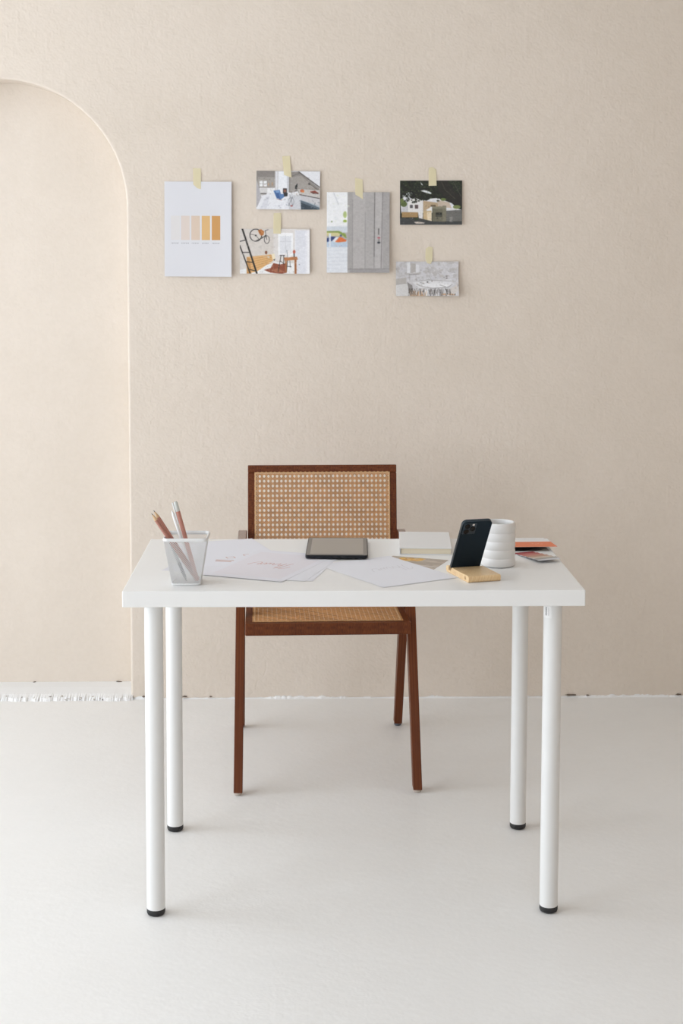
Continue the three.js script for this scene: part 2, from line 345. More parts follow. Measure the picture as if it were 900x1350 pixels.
  for (const s of [-1, 1]) mesh('side_post', box(0.0225, 0.41, 0.028, s * (BW - 0.01125), -0.0235 - 0.205, 0, 0.0025), M.woodCross, back);
  const bc = cane(2 * BW - 0.040, BH - 0.040, 0.0130, 0.0146); bc.translate(0, -BH / 2, 0.0135);
  const bcm = mesh('cane_webbing', bc, M.cane, back); bcm.userData.kind = 'stuff'; bcm.userData.label = 'honey coloured woven cane';
  const be = mergeGeometries(frame4(2 * BW - 0.041, BH - 0.043, 0.0045, 0.004, 0)); be.translate(0, -BH / 2, 0.0155);
  mesh('cane_edging', be, M.caneEdge, back);
}

// ---------------------------------------------------------------- thin sheets (paper, prints, tape)
// w x h sheet in its own xy plane, thickness th, displaced along z by bend(u, v), u, v in 0..1
function sheetGeo(w, h, th, bend = () => 0, nx = 14, ny = 14) {
  const pos = [], uv = [], front = [], rest = [], id = (i, j, b) => b * (nx + 1) * (ny + 1) + j * (nx + 1) + i;
  for (const b of [0, 1]) for (let j = 0; j <= ny; j++) for (let i = 0; i <= nx; i++) { const u = i / nx, v = j / ny; pos.push((u - 0.5) * w, (v - 0.5) * h, bend(u, v) + (b ? 0 : th)); uv.push(u, v); }
  for (let j = 0; j < ny; j++) for (let i = 0; i < nx; i++) {
    front.push(id(i, j, 0), id(i + 1, j, 0), id(i + 1, j + 1, 0), id(i, j, 0), id(i + 1, j + 1, 0), id(i, j + 1, 0));
    rest.push(id(i, j, 1), id(i + 1, j + 1, 1), id(i + 1, j, 1), id(i, j, 1), id(i, j + 1, 1), id(i + 1, j + 1, 1));
  }
  const edge = (a, b) => rest.push(id(...a, 0), id(...a, 1), id(...b, 1), id(...a, 0), id(...b, 1), id(...b, 0));
  for (let i = 0; i < nx; i++) { edge([i, 0], [i + 1, 0]); edge([i + 1, ny], [i, ny]); }
  for (let j = 0; j < ny; j++) { edge([0, j + 1], [0, j]); edge([nx, j], [nx, j + 1]); }
  const g = raw(pos, [...front, ...rest], null, uv); g.computeVertexNormals();
  g.addGroup(0, front.length, 0); g.addGroup(front.length, rest.length, 1); return g;
}
function printTex(w, h, draw) {
  const c = document.createElement('canvas'); c.width = w; c.height = h; draw(c.getContext('2d'), w, h);
  return asTexture(c);
}
function asTexture(c) { const t = new THREE.CanvasTexture(c); t.colorSpace = THREE.SRGBColorSpace; t.anisotropy = 4; return t; }
// photographic print: tones run into each other and carry a fine grain
function photographic(c, radius, grain) {
  const w = c.width, h = c.height, k = c.getContext('2d'); k.setTransform(1, 0, 0, 1, 0, 0);
  const im = k.getImageData(0, 0, w, h), d = im.data; let src = Float32Array.from(d);
  for (let pass = 0; pass < 2; pass++) for (const [sx, sy] of [[4, 0], [0, 4 * w]]) {
    const out = new Float32Array(src.length);
    for (let y = 0; y < h; y++) for (let x = 0; x < w; x++) for (let ch = 0; ch < 3; ch++) {
      let a = 0, n = 0; for (let q = -radius; q <= radius; q++) { const xx = sx ? x + q : x, yy = sx ? y : y + q; if (xx < 0 || yy < 0 || xx >= w || yy >= h) continue; a += src[4 * (yy * w + xx) + ch]; n++; }
      out[4 * (y * w + x) + ch] = a / n;
    }
    src = out;
  }
  const g1 = new Float32Array(256 * 256); addNoise(g1, 256, 64, 0.6, 811); addNoise(g1, 256, 18, 0.6, 812); addNoise(g1, 256, 128, 0.4, 813);
  for (let y = 0; y < h; y++) for (let x = 0; x < w; x++) { const e = (g1[(y & 255) * 256 + (x & 255)] - 0.8) * grain; for (let ch = 0; ch < 3; ch++) d[4 * (y * w + x) + ch] = Math.max(0, Math.min(255, src[4 * (y * w + x) + ch] + e)); d[4 * (y * w + x) + 3] = 255; }
  k.putImageData(im, 0, 0);
}
// draw in the coordinates of a sketch whose print covers x0..x1, y0..y1
function sketch(w, h, x0, y0, x1, y1, f) {
  const cv = document.createElement('canvas'); cv.width = w; cv.height = h; const c = cv.getContext('2d');
  c.setTransform(w / (x1 - x0), 0, 0, h / (y1 - y0), -x0 * w / (x1 - x0), -y0 * h / (y1 - y0)); f(c);
  photographic(cv, 3, 15); return asTexture(cv);
}
const poly = (c, col, ...p) => { c.fillStyle = col; c.beginPath(); p.forEach(([x, y], i) => (i ? c.lineTo(x, y) : c.moveTo(x, y))); c.closePath(); c.fill(); };
const rect = (c, col, x0, y0, x1, y1) => { c.fillStyle = col; c.fillRect(x0, y0, x1 - x0, y1 - y0); };
const line = (c, col, w, ...p) => { c.strokeStyle = col; c.lineWidth = w; c.lineCap = c.lineJoin = 'round'; c.beginPath(); p.forEach(([x, y], i) => (i ? c.lineTo(x, y) : c.moveTo(x, y))); c.stroke(); };
const ell = (c, col, x, y, rx, ry, w) => { c.beginPath(); c.ellipse(x, y, rx, ry, 0, 0, Math.PI * 2); if (w) { c.strokeStyle = col; c.lineWidth = w; c.stroke(); } else { c.fillStyle = col; c.fill(); } };

// small mixed marks inside x0..x1, y0..y1: the fine detail of a photograph
const clutter = (c, n, x0, y0, x1, y1, cols, big = 14) => { for (let k = 0; k < n; k++) { const x = x0 + rnd() * (x1 - x0), y = y0 + rnd() * (y1 - y0); c.globalAlpha = 0.25 + 0.5 * rnd(); if (k % 3) rect(c, cols[k % cols.length], x, y, x + 2 + rnd() * big, y + 2 + rnd() * big * 0.6); else line(c, cols[k % cols.length], 1.5 + rnd() * 2.5, [x, y], [x + (rnd() - 0.5) * big * 3, y + (rnd() - 0.5) * big * 2]); } c.globalAlpha = 1; };
// ---------------------------------------------------------------- prints taped to the wall
const tex = {};
tex.palette = printTex(512, 724, (c, w, h) => {
  c.fillStyle = '#dedee2'; c.fillRect(0, 0, w, h);
  const S = (x) => (x - 127) / (795 - 127) * w, T = (y) => (y - 225) / (1158 - 225) * h;
  [['#dfdcdb', 190, 278], ['#ded1c8', 291, 378], ['#dcc8b6', 393, 480], ['#dfb77f', 497, 580], ['#cf9c60', 597, 682]].forEach(([col, a, b], i) => {
    c.fillStyle = col; c.fillRect(S(a), T(560), S(b) - S(a), T(798) - T(560));
    c.fillStyle = '#8d8c92'; let x = S(a) + 4; const end = S(b) - 10;
    for (let k = 0; x < end; k++) { const q = 4 + ((k * 7 + i * 5) % 4); c.fillRect(x, T(825), q, 2); c.fillRect(x, T(825), 1.6, 7); if ((k + i) % 2) c.fillRect(x, T(825) + 5, q, 2); x += q + 3; }
  });
});
tex.attic = sketch(640, 392, 72, 225, 820, 683, (c) => {
  rect(c, '#c9c7c9', 72, 225, 820, 683);
  rect(c, '#8d8782', 72, 225, 290, 430);                                       // far wall
  rect(c, '#a59f99', 85, 300, 290, 420);
  rect(c, '#f4f5f6', 108, 342, 146, 412); rect(c, '#f4f5f6', 156, 345, 194, 412);
  line(c, '#8a8580', 3, [108, 376], [146, 376]); line(c, '#8a8580', 3, [156, 378], [194, 378]);
  rect(c, '#d9d7d6', 110, 425, 290, 520); rect(c, '#efeff0', 200, 430, 300, 500); rect(c, '#6b6763', 120, 490, 190, 505);
  rect(c, '#c2a58a', 205, 370, 222, 400); rect(c, '#b89a80', 250, 362, 268, 402); line(c, '#55504c', 3, [228, 320], [228, 340]);
  poly(c, '#e9eaee', [72, 540], [300, 470], [470, 470], [560, 683], [72, 683]); // pale floor
  poly(c, '#b6b3b6', [72, 330], [100, 420], [130, 540], [80, 660], [72, 660]);
  poly(c, '#dcdde3', [180, 540], [230, 520], [190, 683], [110, 683]);
  rect(c, '#cfcdce', 288, 228, 325, 470); rect(c, '#e3e4e8', 300, 232, 318, 460);
  poly(c, '#eef0f4', [330, 230], [455, 230], [450, 480], [325, 470]); rect(c, '#d4d5da', 430, 240, 452, 480);
  poly(c, '#8f8a85', [455, 240], [560, 232], [815, 430], [815, 500], [455, 480]); // wall under the slope
  poly(c, '#a39d97', [470, 300], [600, 280], [760, 430], [470, 470]);
  poly(c, '#e7e8ec', [560, 230], [820, 230], [820, 410]);                      // sloping ceiling
  line(c, '#5c5854', 12, [570, 235], [815, 415]); line(c, '#74706b', 9, [480, 290], [580, 250]);
  line(c, '#5f5a56', 7, [690, 370], [815, 460]); poly(c, '#4c4845', [680, 370], [700, 360], [706, 388], [685, 390]);
  poly(c, '#c8c4bf', [560, 440], [815, 450], [815, 550], [580, 500]); line(c, '#4b4744', 9, [580, 505], [815, 550]);
  poly(c, '#e8e8ea', [490, 480], [560, 465], [580, 510], [500, 515]); ell(c, '#c7714f', 610, 460, 24, 18); ell(c, '#d98a4c', 622, 470, 14, 10);
  poly(c, '#8a4538', [700, 470], [760, 455], [810, 490], [740, 495]); line(c, '#2f2f33', 6, [720, 480], [800, 495]);
  poly(c, '#25292a', [530, 400], [556, 370], [552, 440], [526, 435]); line(c, '#3a3a3a', 4, [540, 435], [540, 465]);
  poly(c, '#cfd0d4', [455, 500], [590, 520], [640, 683], [455, 683]);
  poly(c, '#5d7fb0', [272, 460], [345, 450], [360, 500], [410, 500], [405, 530], [352, 570], [310, 550]); // blue armchair
  poly(c, '#3f5f93', [290, 480], [330, 470], [352, 560], [315, 545]); line(c, '#7e4a3e', 5, [318, 560], [372, 572]); poly(c, '#7fa0cc', [300, 462], [338, 455], [345, 480], [305, 490]);
  rect(c, '#3a3434', 385, 432, 430, 490); ell(c, '#8a5a48', 407, 462, 16, 18); poly(c, '#2c2b30', [390, 490], [440, 485], [438, 525], [400, 530]);
  line(c, '#6c7078', 4, [470, 520], [500, 640]); line(c, '#565a62', 4, [500, 530], [450, 640]); ell(c, '#5f636b', 480, 590, 34, 48, 3); ell(c, '#a54a4c', 487, 640, 14, 8);
  poly(c, '#5d6a75', [590, 570], [815, 650], [815, 683], [600, 683]); poly(c, '#34404a', [600, 600], [790, 675], [790, 683], [600, 683]); poly(c, '#a9b4bd', [580, 560], [615, 572], [815, 640], [815, 660]);
  clutter(c, 60, 90, 300, 290, 520, ['#7d7771', '#b8b2ac', '#e6e4e2', '#6a645f']); clutter(c, 70, 480, 420, 815, 530, ['#5b5550', '#d9d6d3', '#a1745e', '#8d8a88']); clutter(c, 60, 100, 540, 620, 683, ['#d2d3da', '#f3f4f6', '#b9bac4', '#9da0ab'], 26); clutter(c, 30, 470, 280, 740, 430, ['#7f7a75', '#aaa49e', '#bdb8b2'], 24); clutter(c, 30, 590, 580, 815, 683, ['#2c363f', '#6f7d89', '#46525d'], 20);
});
tex.loft = sketch(700, 448, 92, 212, 836, 700, (c) => {
  rect(c, '#dcd6d0', 92, 212, 836, 700);
  rect(c, '#d9d2cb', 92, 212, 450, 560); rect(c, '#e2ddd9', 450, 212, 690, 560);
  poly(c, '#efeeed', [92, 700], [92, 660], [460, 570], [720, 590], [730, 700]);
  rect(c, '#f6f6f7', 500, 255, 660, 500); rect(c, '#e4e5e9', 520, 290, 640, 480); line(c, '#cfd0d5', 5, [580, 285], [580, 480]); line(c, '#cfd0d5', 5, [520, 350], [640, 350]);
  rect(c, '#e9e9ee', 676, 225, 836, 700); rect(c, '#e2e3e9', 690, 232, 790, 700); rect(c, '#f3f3f5', 810, 225, 836, 700);
  ell(c, '#2d2a29', 262, 282, 62, 66, 8); line(c, '#3a3432', 4, [262, 282], [200, 270]); line(c, '#3a3432', 4, [262, 282], [300, 330]); ell(c, '#3a3432', 262, 285, 9, 9);
  ell(c, '#3b3836', 380, 330, 27, 42, 6); line(c, '#2d2a29', 7, [262, 345], [335, 310], [370, 280]); line(c, '#2d2a29', 5, [335, 310], [295, 240]); line(c, '#2d2a29', 5, [380, 330], [362, 232], [395, 222]);
  poly(c, '#b6713a', [285, 230], [318, 216], [352, 240], [344, 280], [318, 288], [298, 262]); line(c, '#6a3d20', 5, [300, 224], [310, 262]); line(c, '#d9a468', 4, [322, 240], [340, 262]);
  poly(c, '#dfb178', [165, 520], [425, 490], [450, 555], [270, 680], [165, 700]); // timber bench
  for (let k = 0; k < 5; k++) line(c, '#b98749', 4, [200, 548 + k * 28], [440, 500 + k * 20]);
  poly(c, '#c3935a', [165, 520], [200, 535], [215, 700], [165, 700]); poly(c, '#f3e6c8', [430, 485], [462, 485], [470, 540], [440, 550]); poly(c, '#4c4640', [445, 548], [470, 540], [462, 560]);
  ell(c, '#7a4a30', 372, 470, 13, 19);
  poly(c, '#8d4a31', [350, 660], [420, 640], [450, 585], [520, 600], [585, 585], [590, 690], [540, 700], [470, 695], [420, 690]); poly(c, '#a86a4c', [430, 660], [500, 640], [560, 680], [480, 690]);
  line(c, '#25221f', 7, [520, 500], [570, 500]); line(c, '#25221f', 6, [530, 505], [500, 680]); line(c, '#25221f', 6, [560, 505], [560, 600]); line(c, '#25221f', 5, [520, 560], [560, 590]);
  line(c, '#25221f', 6, [600, 560], [590, 680]); line(c, '#25221f', 5, [600, 620], [640, 625]); line(c, '#25221f', 4, [625, 560], [630, 630]);
  poly(c, '#b87a4c', [560, 525], [700, 515], [712, 548], [570, 560]); rect(c, '#a0653b', 675, 545, 696, 700); rect(c, '#a0653b', 575, 560, 592, 690);
  poly(c, '#efeeee', [590, 460], [625, 440], [640, 520], [600, 525]); ell(c, '#c25f4a', 671, 462, 14, 20); rect(c, '#58504a', 664, 480, 678, 520); line(c, '#57606a', 4, [592, 445], [602, 520]);
  line(c, '#252321', 17, [120, 215], [272, 695]); line(c, '#252321', 11, [92, 395], [200, 695]);
  line(c, '#252321', 8, [92, 350], [155, 335]); line(c, '#252321', 8, [125, 470], [195, 468]); line(c, '#252321', 8, [165, 570], [225, 578]); line(c, '#252321', 8, [195, 655], [262, 672]);
  clutter(c, 50, 92, 240, 450, 520, ['#e6e0da', '#cdc6bf', '#d6cfc8'], 40); clutter(c, 60, 300, 560, 720, 700, ['#e9e6e3', '#7c4230', '#3a322d', '#c9b9aa', '#f6f5f4'], 12); clutter(c, 40, 560, 430, 710, 540, ['#f2efec', '#b5b0ac', '#8a5a48', '#dcd8d5'], 9); clutter(c, 30, 680, 230, 836, 700, ['#e8e8ee', '#f6f6f9', '#dedfe6'], 34);
});
tex.door = sketch(480, 618, 98, 215, 836, 1165, (c) => {
  rect(c, '#b5b1af', 98, 215, 836, 1165);
  rect(c, '#e9ebee', 98, 215, 342, 660); poly(c, '#f5f6f7', [98, 215], [342, 215], [342, 600], [98, 620]); line(c, '#d5d8dc', 10, [180, 225], [235, 360]);
  ell(c, '#b9c987', 312, 480, 22, 40); ell(c, '#9fb64e', 312, 555, 22, 16); ell(c, '#8b9a70', 156, 562, 10, 9);
  rect(c, '#d5dbe2', 98, 620, 342, 690); rect(c, '#c3d2e2', 98, 780, 342, 862); rect(c, '#e6e9ee', 98, 862, 342, 1165);
  for (let k = 0; k < 6; k++) line(c, '#d3d8e0', 4, [98, 905 + k * 42], [342, 900 + k * 42]);
  poly(c, '#8ca04e', [98, 675], [240, 672], [320, 705], [332, 760], [300, 740], [230, 692], [98, 692]); poly(c, '#d8cf9c', [98, 692], [230, 692], [300, 735], [98, 730]);
  poly(c, '#2e3e72', [98, 760], [150, 738], [205, 742], [160, 790], [98, 802]); poly(c, '#eceef2', [160, 790], [205, 745], [240, 745], [200, 805]);
  poly(c, '#e2733a', [195, 800], [250, 742], [280, 752], [332, 780], [325, 796], [230, 806]); ell(c, '#555d80', 264, 726, 14, 12); rect(c, '#dfe7f0', 124, 700, 146, 860);
  rect(c, '#aaa6a4', 342, 215, 400, 1140); rect(c, '#b8b4b2', 402, 215, 548, 1120); rect(c, '#b2aeac', 552, 215, 658, 1120); rect(c, '#b9b5b3', 664, 215, 750, 1120); rect(c, '#a8a4a2', 758, 215, 836, 1120);
  line(c, '#8f8b8a', 5, [402, 300], [402, 1110]); line(c, '#8b8786', 5, [550, 450], [548, 1120]); line(c, '#6b6766', 8, [661, 215], [656, 980]); line(c, '#8a8685', 6, [656, 980], [654, 1110]); line(c, '#7b7776', 8, [754, 215], [738, 1110]);
  rect(c, '#a09c9b', 370, 1125, 836, 1165); line(c, '#8a8685', 8, [350, 1122], [836, 1118]);
  rect(c, '#5b5857', 702, 640, 714, 715); ell(c, '#b04a58', 710, 752, 18, 9); rect(c, '#8b8786', 700, 768, 722, 792); ell(c, '#34363c', 710, 808, 18, 12);
  clutter(c, 70, 402, 230, 836, 1110, ['#bdb9b7', '#a9a5a3', '#b0acaa'], 50); clutter(c, 40, 98, 660, 342, 860, ['#d9b07a', '#7d8cae', '#f1f2f4', '#9aa86a', '#c8562a'], 14); clutter(c, 40, 98, 230, 342, 640, ['#f6f7f8', '#dfe3e6', '#e6ead8'], 30);
});
tex.house = sketch(640, 462, 104, 210, 842, 738, (c) => {
  rect(c, '#15180f', 104, 210, 842, 738);
  poly(c, '#dfe0e4', [140, 380], [380, 440], [470, 420], [560, 420], [720, 480], [790, 545], [842, 560], [842, 590], [120, 600], [110, 480]);
  poly(c, '#c9c9cd', [130, 450], [380, 450], [380, 590], [130, 590]);
  poly(c, '#e7e5e3', [200, 430], [376, 440], [376, 690], [330, 690], [320, 590], [200, 585]);
  rect(c, '#5a565a', 222, 500, 256, 538); rect(c, '#5b4b4a', 282, 500, 320, 545); rect(c, '#87868c', 262, 450, 295, 475);
  poly(c, '#b9a283', [380, 450], [520, 470], [640, 490], [640, 520], [470, 520], [420, 570], [380, 690]);
  poly(c, '#c8b7a6', [540, 440], [690, 470], [720, 540], [560, 520]); rect(c, '#6b5a44', 470, 500, 530, 522);
  poly(c, '#a98a5e', [125, 585], [320, 590], [318, 650], [125, 650]); poly(c, '#cdb48a', [385, 575], [480, 570], [480, 690], [385, 690]); poly(c, '#ead9bb', [425, 590], [482, 585], [484, 695], [432, 695]);
  poly(c, '#f2eee8', [410, 560], [480, 525], [480, 570]); poly(c, '#6d6a58', [486, 525], [655, 520], [655, 700], [490, 705]); rect(c, '#7d7966', 610, 510, 655, 700); rect(c, '#8b8672', 486, 520, 655, 545);
  rect(c, '#26261f', 530, 592, 604, 642); rect(c, '#4c4d44', 535, 620, 600, 638);
  poly(c, '#6c6b67', [655, 570], [842, 560], [842, 700], [655, 700]); rect(c, '#8a8983', 694, 645, 730, 722); line(c, '#d8d4cc', 8, [660, 560], [785, 550]);
  poly(c, '#3e4040', [104, 655], [340, 660], [500, 700], [842, 705], [842, 738], [104, 738]); poly(c, '#d4cabf', [270, 705], [330, 700], [405, 715], [380, 726], [290, 724]);
  // the dark crown and the leaning trunk
  poly(c, '#14170f', [104, 210], [842, 210], [842, 525], [760, 500], [680, 460], [600, 425], [540, 420], [470, 425], [420, 450], [370, 440], [330, 390], [250, 430], [210, 400], [170, 370], [120, 440], [104, 450]);
  const g = ['#222a18', '#0e110b', '#2c351f', '#39412b', '#1a2013'];
  for (let k = 0; k < 520; k++) { const x = 104 + rnd() * 738, y = 210 + rnd() * rnd() * 270; ell(c, g[k % 5], x, y, 5 + rnd() * 13, 4 + rnd() * 8); }
  for (let k = 0; k < 40; k++) ell(c, k % 3 ? '#15180f' : '#2a3020', 140 + rnd() * 260, 390 + rnd() * 80, 4 + rnd() * 12, 4 + rnd() * 10);
  for (let k = 0; k < 26; k++) ell(c, '#cfd3d6', 140 + rnd() * 110, 350 + rnd() * 70, 2 + rnd() * 6, 2 + rnd() * 6);
  poly(c, '#dfe2e4', [345, 330], [400, 322], [480, 352], [475, 372], [400, 352]); poly(c, '#e6e7e9', [455, 425], [540, 418], [550, 440], [470, 452]); poly(c, '#d6d9d8', [345, 222], [368, 250], [380, 268], [360, 262]);
  poly(c, '#211e18', [545, 210], [660, 210], [760, 350], [842, 410], [842, 520], [720, 480], [560, 330]); line(c, '#3c382f', 12, [600, 230], [640, 320], [760, 430]); line(c, '#57524a', 7, [740, 230], [830, 400]);
  ell(c, '#5b6a3a', 150, 490, 38, 34); ell(c, '#6d7b46', 128, 450, 22, 30); ell(c, '#667742', 620, 435, 34, 18); ell(c, '#76844e', 780, 525, 46, 22); ell(c, '#2c3a20', 300, 670, 26, 14);
  clutter(c, 110, 104, 212, 842, 420, ['#2b3320', '#0b0d08', '#434c34', '#5d6650', '#1c2214'], 16); clutter(c, 40, 640, 215, 842, 420, ['#7b7f78', '#53584d', '#a2a6a2'], 7); clutter(c, 60, 125, 440, 380, 690, ['#8c8789', '#f0eeec', '#6d675f', '#b9ab95'], 11); clutter(c, 70, 390, 480, 842, 710, ['#4b4a41', '#9a9480', '#77746a', '#2f2e28'], 13); clutter(c, 40, 110, 650, 842, 738, ['#555653', '#2b2c2b', '#7b7973'], 22);
});
tex.sketchRoom = sketch(640, 342, 108, 222, 840, 630, (c) => {
  rect(c, '#cbc9ca', 108, 222, 840, 630);
  for (let k = 0; k < 160; k++) ell(c, ['#d3d1d3', '#c4c1c1', '#cecccf', '#bdb9b7'][k % 4], 108 + rnd() * 732, 222 + rnd() * 240, 10 + rnd() * 42, 6 + rnd() * 20);
  poly(c, '#b9b4af', [108, 430], [230, 410], [230, 480], [108, 500]); poly(c, '#d8d6d4', [108, 500], [250, 480], [270, 630], [108, 630]); line(c, '#a6a19d', 4, [108, 492], [240, 480]);
  rect(c, '#e4e4e6', 236, 232, 278, 360); rect(c, '#b7b2ae', 282, 245, 338, 352); rect(c, '#dddcde', 340, 262, 380, 352); line(c, '#6d6966', 5, [262, 376], [380, 372]); line(c, '#8a8683', 3, [278, 232], [278, 360]);
  line(c, '#8a8683', 3, [265, 380], [270, 450]); line(c, '#8a8683', 3, [340, 380], [348, 445]);
  for (let k = 0; k < 14; k++) line(c, '#9a9796', 2.4, [475 + rnd() * 50, 280 + k * 11], [480 + rnd() * 50, 290 + k * 12]);
  ell(c, '#a9a5a6', 595, 350, 30, 10, 3); ell(c, '#a9a5a6', 600, 412, 34, 8, 3); line(c, '#8f8b8a', 5, [715, 330], [735, 345], [800, 350]); ell(c, '#7e7675', 702, 395, 11, 9); ell(c, '#6f6867', 670, 410, 5, 5); ell(c, '#847c7a', 702, 420, 11, 8);
  poly(c, '#dfdedf', [300, 470], [420, 440], [760, 440], [780, 500], [700, 530], [380, 540]); poly(c, '#ecebec', [380, 500], [520, 480], [740, 490], [700, 520], [420, 530]);
  line(c, '#77716e', 4, [370, 455], [480, 440], [760, 455]); line(c, '#6c6663', 4, [350, 490], [420, 520], [540, 540], [720, 525], [770, 490]); line(c, '#5d5855', 4, [390, 470], [440, 485]); line(c, '#5d5855', 4, [620, 500], [690, 522]);
  rect(c, '#c9a584', 270, 575, 470, 630); rect(c, '#c9a584', 640, 600, 800, 622); poly(c, '#d2b79c', [270, 560], [350, 570], [360, 625], [275, 628]);
  for (let k = 0; k < 120; k++) { const x = 250 + rnd() * 560, y = 540 + rnd() * 20; line(c, ['#3a3634', '#d9d6d4', '#5a5450', '#8a827c', '#f0eeec'][k % 5], 2 + rnd() * 6, [x, y], [x + (rnd() - 0.5) * 26, y + 30 + rnd() * 50]); }
  for (let k = 0; k < 5; k++) line(c, '#4a4440', 5, [245 + k * 12, 470 + k * 8], [262 + k * 10, 560], [275 + k * 18, 625]);
  line(c, '#776f6a', 5, [835, 500], [800, 560], [740, 600]); ell(c, '#55504d', 478, 465, 10, 8); ell(c, '#66605d', 530, 455, 7, 6); poly(c, '#cfc8c2', [740, 540], [820, 500], [835, 560], [790, 610], [750, 600]);
  clutter(c, 120, 108, 222, 840, 460, ['#dedcde', '#b4b0ae', '#a09b98', '#d5d3d5'], 22); clutter(c, 110, 250, 440, 830, 630, ['#4d4743', '#e9e7e6', '#8b837d', '#c0a185', '#6b645f'], 10);
});
const PZ = RZ0 + 0.0012;
function wallPrint(name, label, x0, x1, y0, y1, t, tilt, bend, rough = 0.55) {
  const w = x1 - x0, h = y1 - y0;
  const m = mesh(name, sheetGeo(w, h, 0.0004, bend, 16, 16), [mat(0xffffff, rough, { map: t }), M.paper]);
  m.position.set((x0 + x1) / 2, (y0 + y1) / 2, PZ); m.rotation.z = tilt;
  return tag(m, label, 'print', 'prints taped to the wall');
}
const curl = (bottom, right, corner) => (u, v) => 0.0006 + bottom * Math.pow(1 - v, 2) + right * Math.pow(u, 3) + corner * Math.pow(Math.max(0, u - v), 2.2);
wallPrint('palette_sheet', 'white paper sheet with five beige to ochre colour swatches taped to wall', -0.5605, -0.345, 1.393, 1.697, tex.palette, -0.003, curl(0.004, 0.006, 0.004), 0.8);
wallPrint('photo_print', 'grey attic living room photo with blue armchair taped to wall', -0.265, -0.061, 1.609, 1.732, tex.attic, -0.006, curl(0.003, 0.004, 0.005));
wallPrint('photo_print', 'photo of pale loft with bicycle on wall and black ladder', -0.319, -0.094, 1.403, 1.547, tex.loft, 0, curl(0.002, 0.004, 0.003));
wallPrint('photo_print', 'portrait photo of grey wooden door beside white wall', -0.0388, 0.1635, 1.4065, 1.665, tex.door, 0, curl(0.004, 0.005, 0.004));
wallPrint('photo_print', 'dark photo of pale house under a large tree taped to wall', 0.197, 0.397, 1.5615, 1.703, tex.house, 0.004, curl(0.003, 0.004, 0.002));
wallPrint('photo_print', 'pale grey photo of dining table and chairs with a curling corner', 0.1855, 0.3875, 1.332, 1.443, tex.sketchRoom, 0.004, curl(0.003, 0.005, 0.014));
// strips of pale yellow tape
M.tape = mat(lin(0.92, 0.83, 0.56), 0.55, { transparent: true, opacity: 0.72 });
function tape(pts, label) {
  const s = new THREE.Shape(pts.map(([x, y]) => new THREE.Vector2(x, y)));
  const g = new THREE.ExtrudeGeometry(s, { depth: 0.0002, bevelEnabled: false }); g.translate(0, 0, PZ + 0.0030);
  // the upper end comes down onto the wall
  const p = g.attributes.position, top = Math.max(...pts.map((q) => q[1])); for (let i = 0; i < p.count; i++) if (p.getY(i) > top - 0.012) p.setZ(i, p.getZ(i) - 0.0032);
  g.computeVertexNormals();
  return tag(mesh('tape_strip', g, M.tape), label, 'tape', 'yellow tape strips on the wall');
}
const tp = (x0, x1, y0, y1, sh, slant) => [[x0, y1], [x1, y1 + 0.001], [x1 + sh * 0.5, (y0 + y1) / 2], [x1 + sh, y0], [x0 + sh, y0 + slant], [x0 + sh * 0.5, (y0 + y1) / 2]];
tape([[-0.468, 1.740], [-0.443, 1.739], [-0.443, 1.673], [-0.455, 1.676], [-0.4675, 1.688]], 'yellow tape strip holding the colour swatch sheet');
tape(tp(-0.182, -0.158, 1.711, 1.779, 0.006, 0.008), 'yellow tape strip holding the attic room photo');
tape(tp(-0.210, -0.186, 1.531, 1.597, -0.001, 0.001), 'yellow tape strip holding the bicycle loft photo');
tape([[0.052, 1.711], [0.076, 1.706], [0.0775, 1.642], [0.066, 1.650], [0.053, 1.657]], 'yellow tape strip holding the grey door photo');
tape([[0.289, 1.744], [0.300, 1.747], [0.313, 1.738], [0.3145, 1.687], [0.289, 1.686]], 'yellow tape strip holding the dark house photo');
tape([[0.281, 1.484], [0.290, 1.491], [0.304, 1.489], [0.302, 1.445], [0.297, 1.435], [0.285, 1.438], [0.280, 1.455]], 'yellow tape strip holding the dining table photo');

// ---------------------------------------------------------------- sheets lying on the desk
const script = (c, w, h, col, lw) => {            // looping handwriting strokes
  c.strokeStyle = col; c.lineWidth = lw; c.lineCap = 'round'; c.beginPath();
  const X = (x) => w * (0.24 + 0.52 * x), Y = (y) => h * (0.50 + 0.10 * y);
  c.moveTo(X(0), Y(-0.2)); c.bezierCurveTo(X(0.06), Y(-1.1), X(0.18), Y(-0.9), X(0.30), Y(-0.6)); c.moveTo(X(0.18), Y(-0.9)); c.bezierCurveTo(X(0.16), Y(-0.2), X(0.12), Y(0.6), X(0.06), Y(0.9));
  c.moveTo(X(0.28), Y(-1)); c.bezierCurveTo(X(0.24), Y(0), X(0.22), Y(0.6), X(0.20), Y(0.8)); c.bezierCurveTo(X(0.26), Y(-0.2), X(0.34), Y(-0.2), X(0.32), Y(0.3)); c.bezierCurveTo(X(0.31), Y(0.8), X(0.36), Y(0.8), X(0.40), Y(0.3));
  c.bezierCurveTo(X(0.42), Y(-0.1), X(0.46), Y(0), X(0.47), Y(0.2)); c.bezierCurveTo(X(0.46), Y(0.8), X(0.52), Y(0.8), X(0.56), Y(0.2)); c.bezierCurveTo(X(0.55), Y(0.8), X(0.60), Y(0.8), X(0.64), Y(0.1));
  c.bezierCurveTo(X(0.65), Y(0.6), X(0.68), Y(0.9), X(0.73), Y(0)); c.bezierCurveTo(X(0.80), Y(0.6), X(0.84), Y(-0.2), X(0.80), Y(-0.1)); c.bezierCurveTo(X(0.74), Y(0.3), X(0.78), Y(0.9), X(0.86), Y(0.7)); c.bezierCurveTo(X(0.94), Y(0.5), X(0.98), Y(0), X(1), Y(-0.4));
  c.stroke();
};
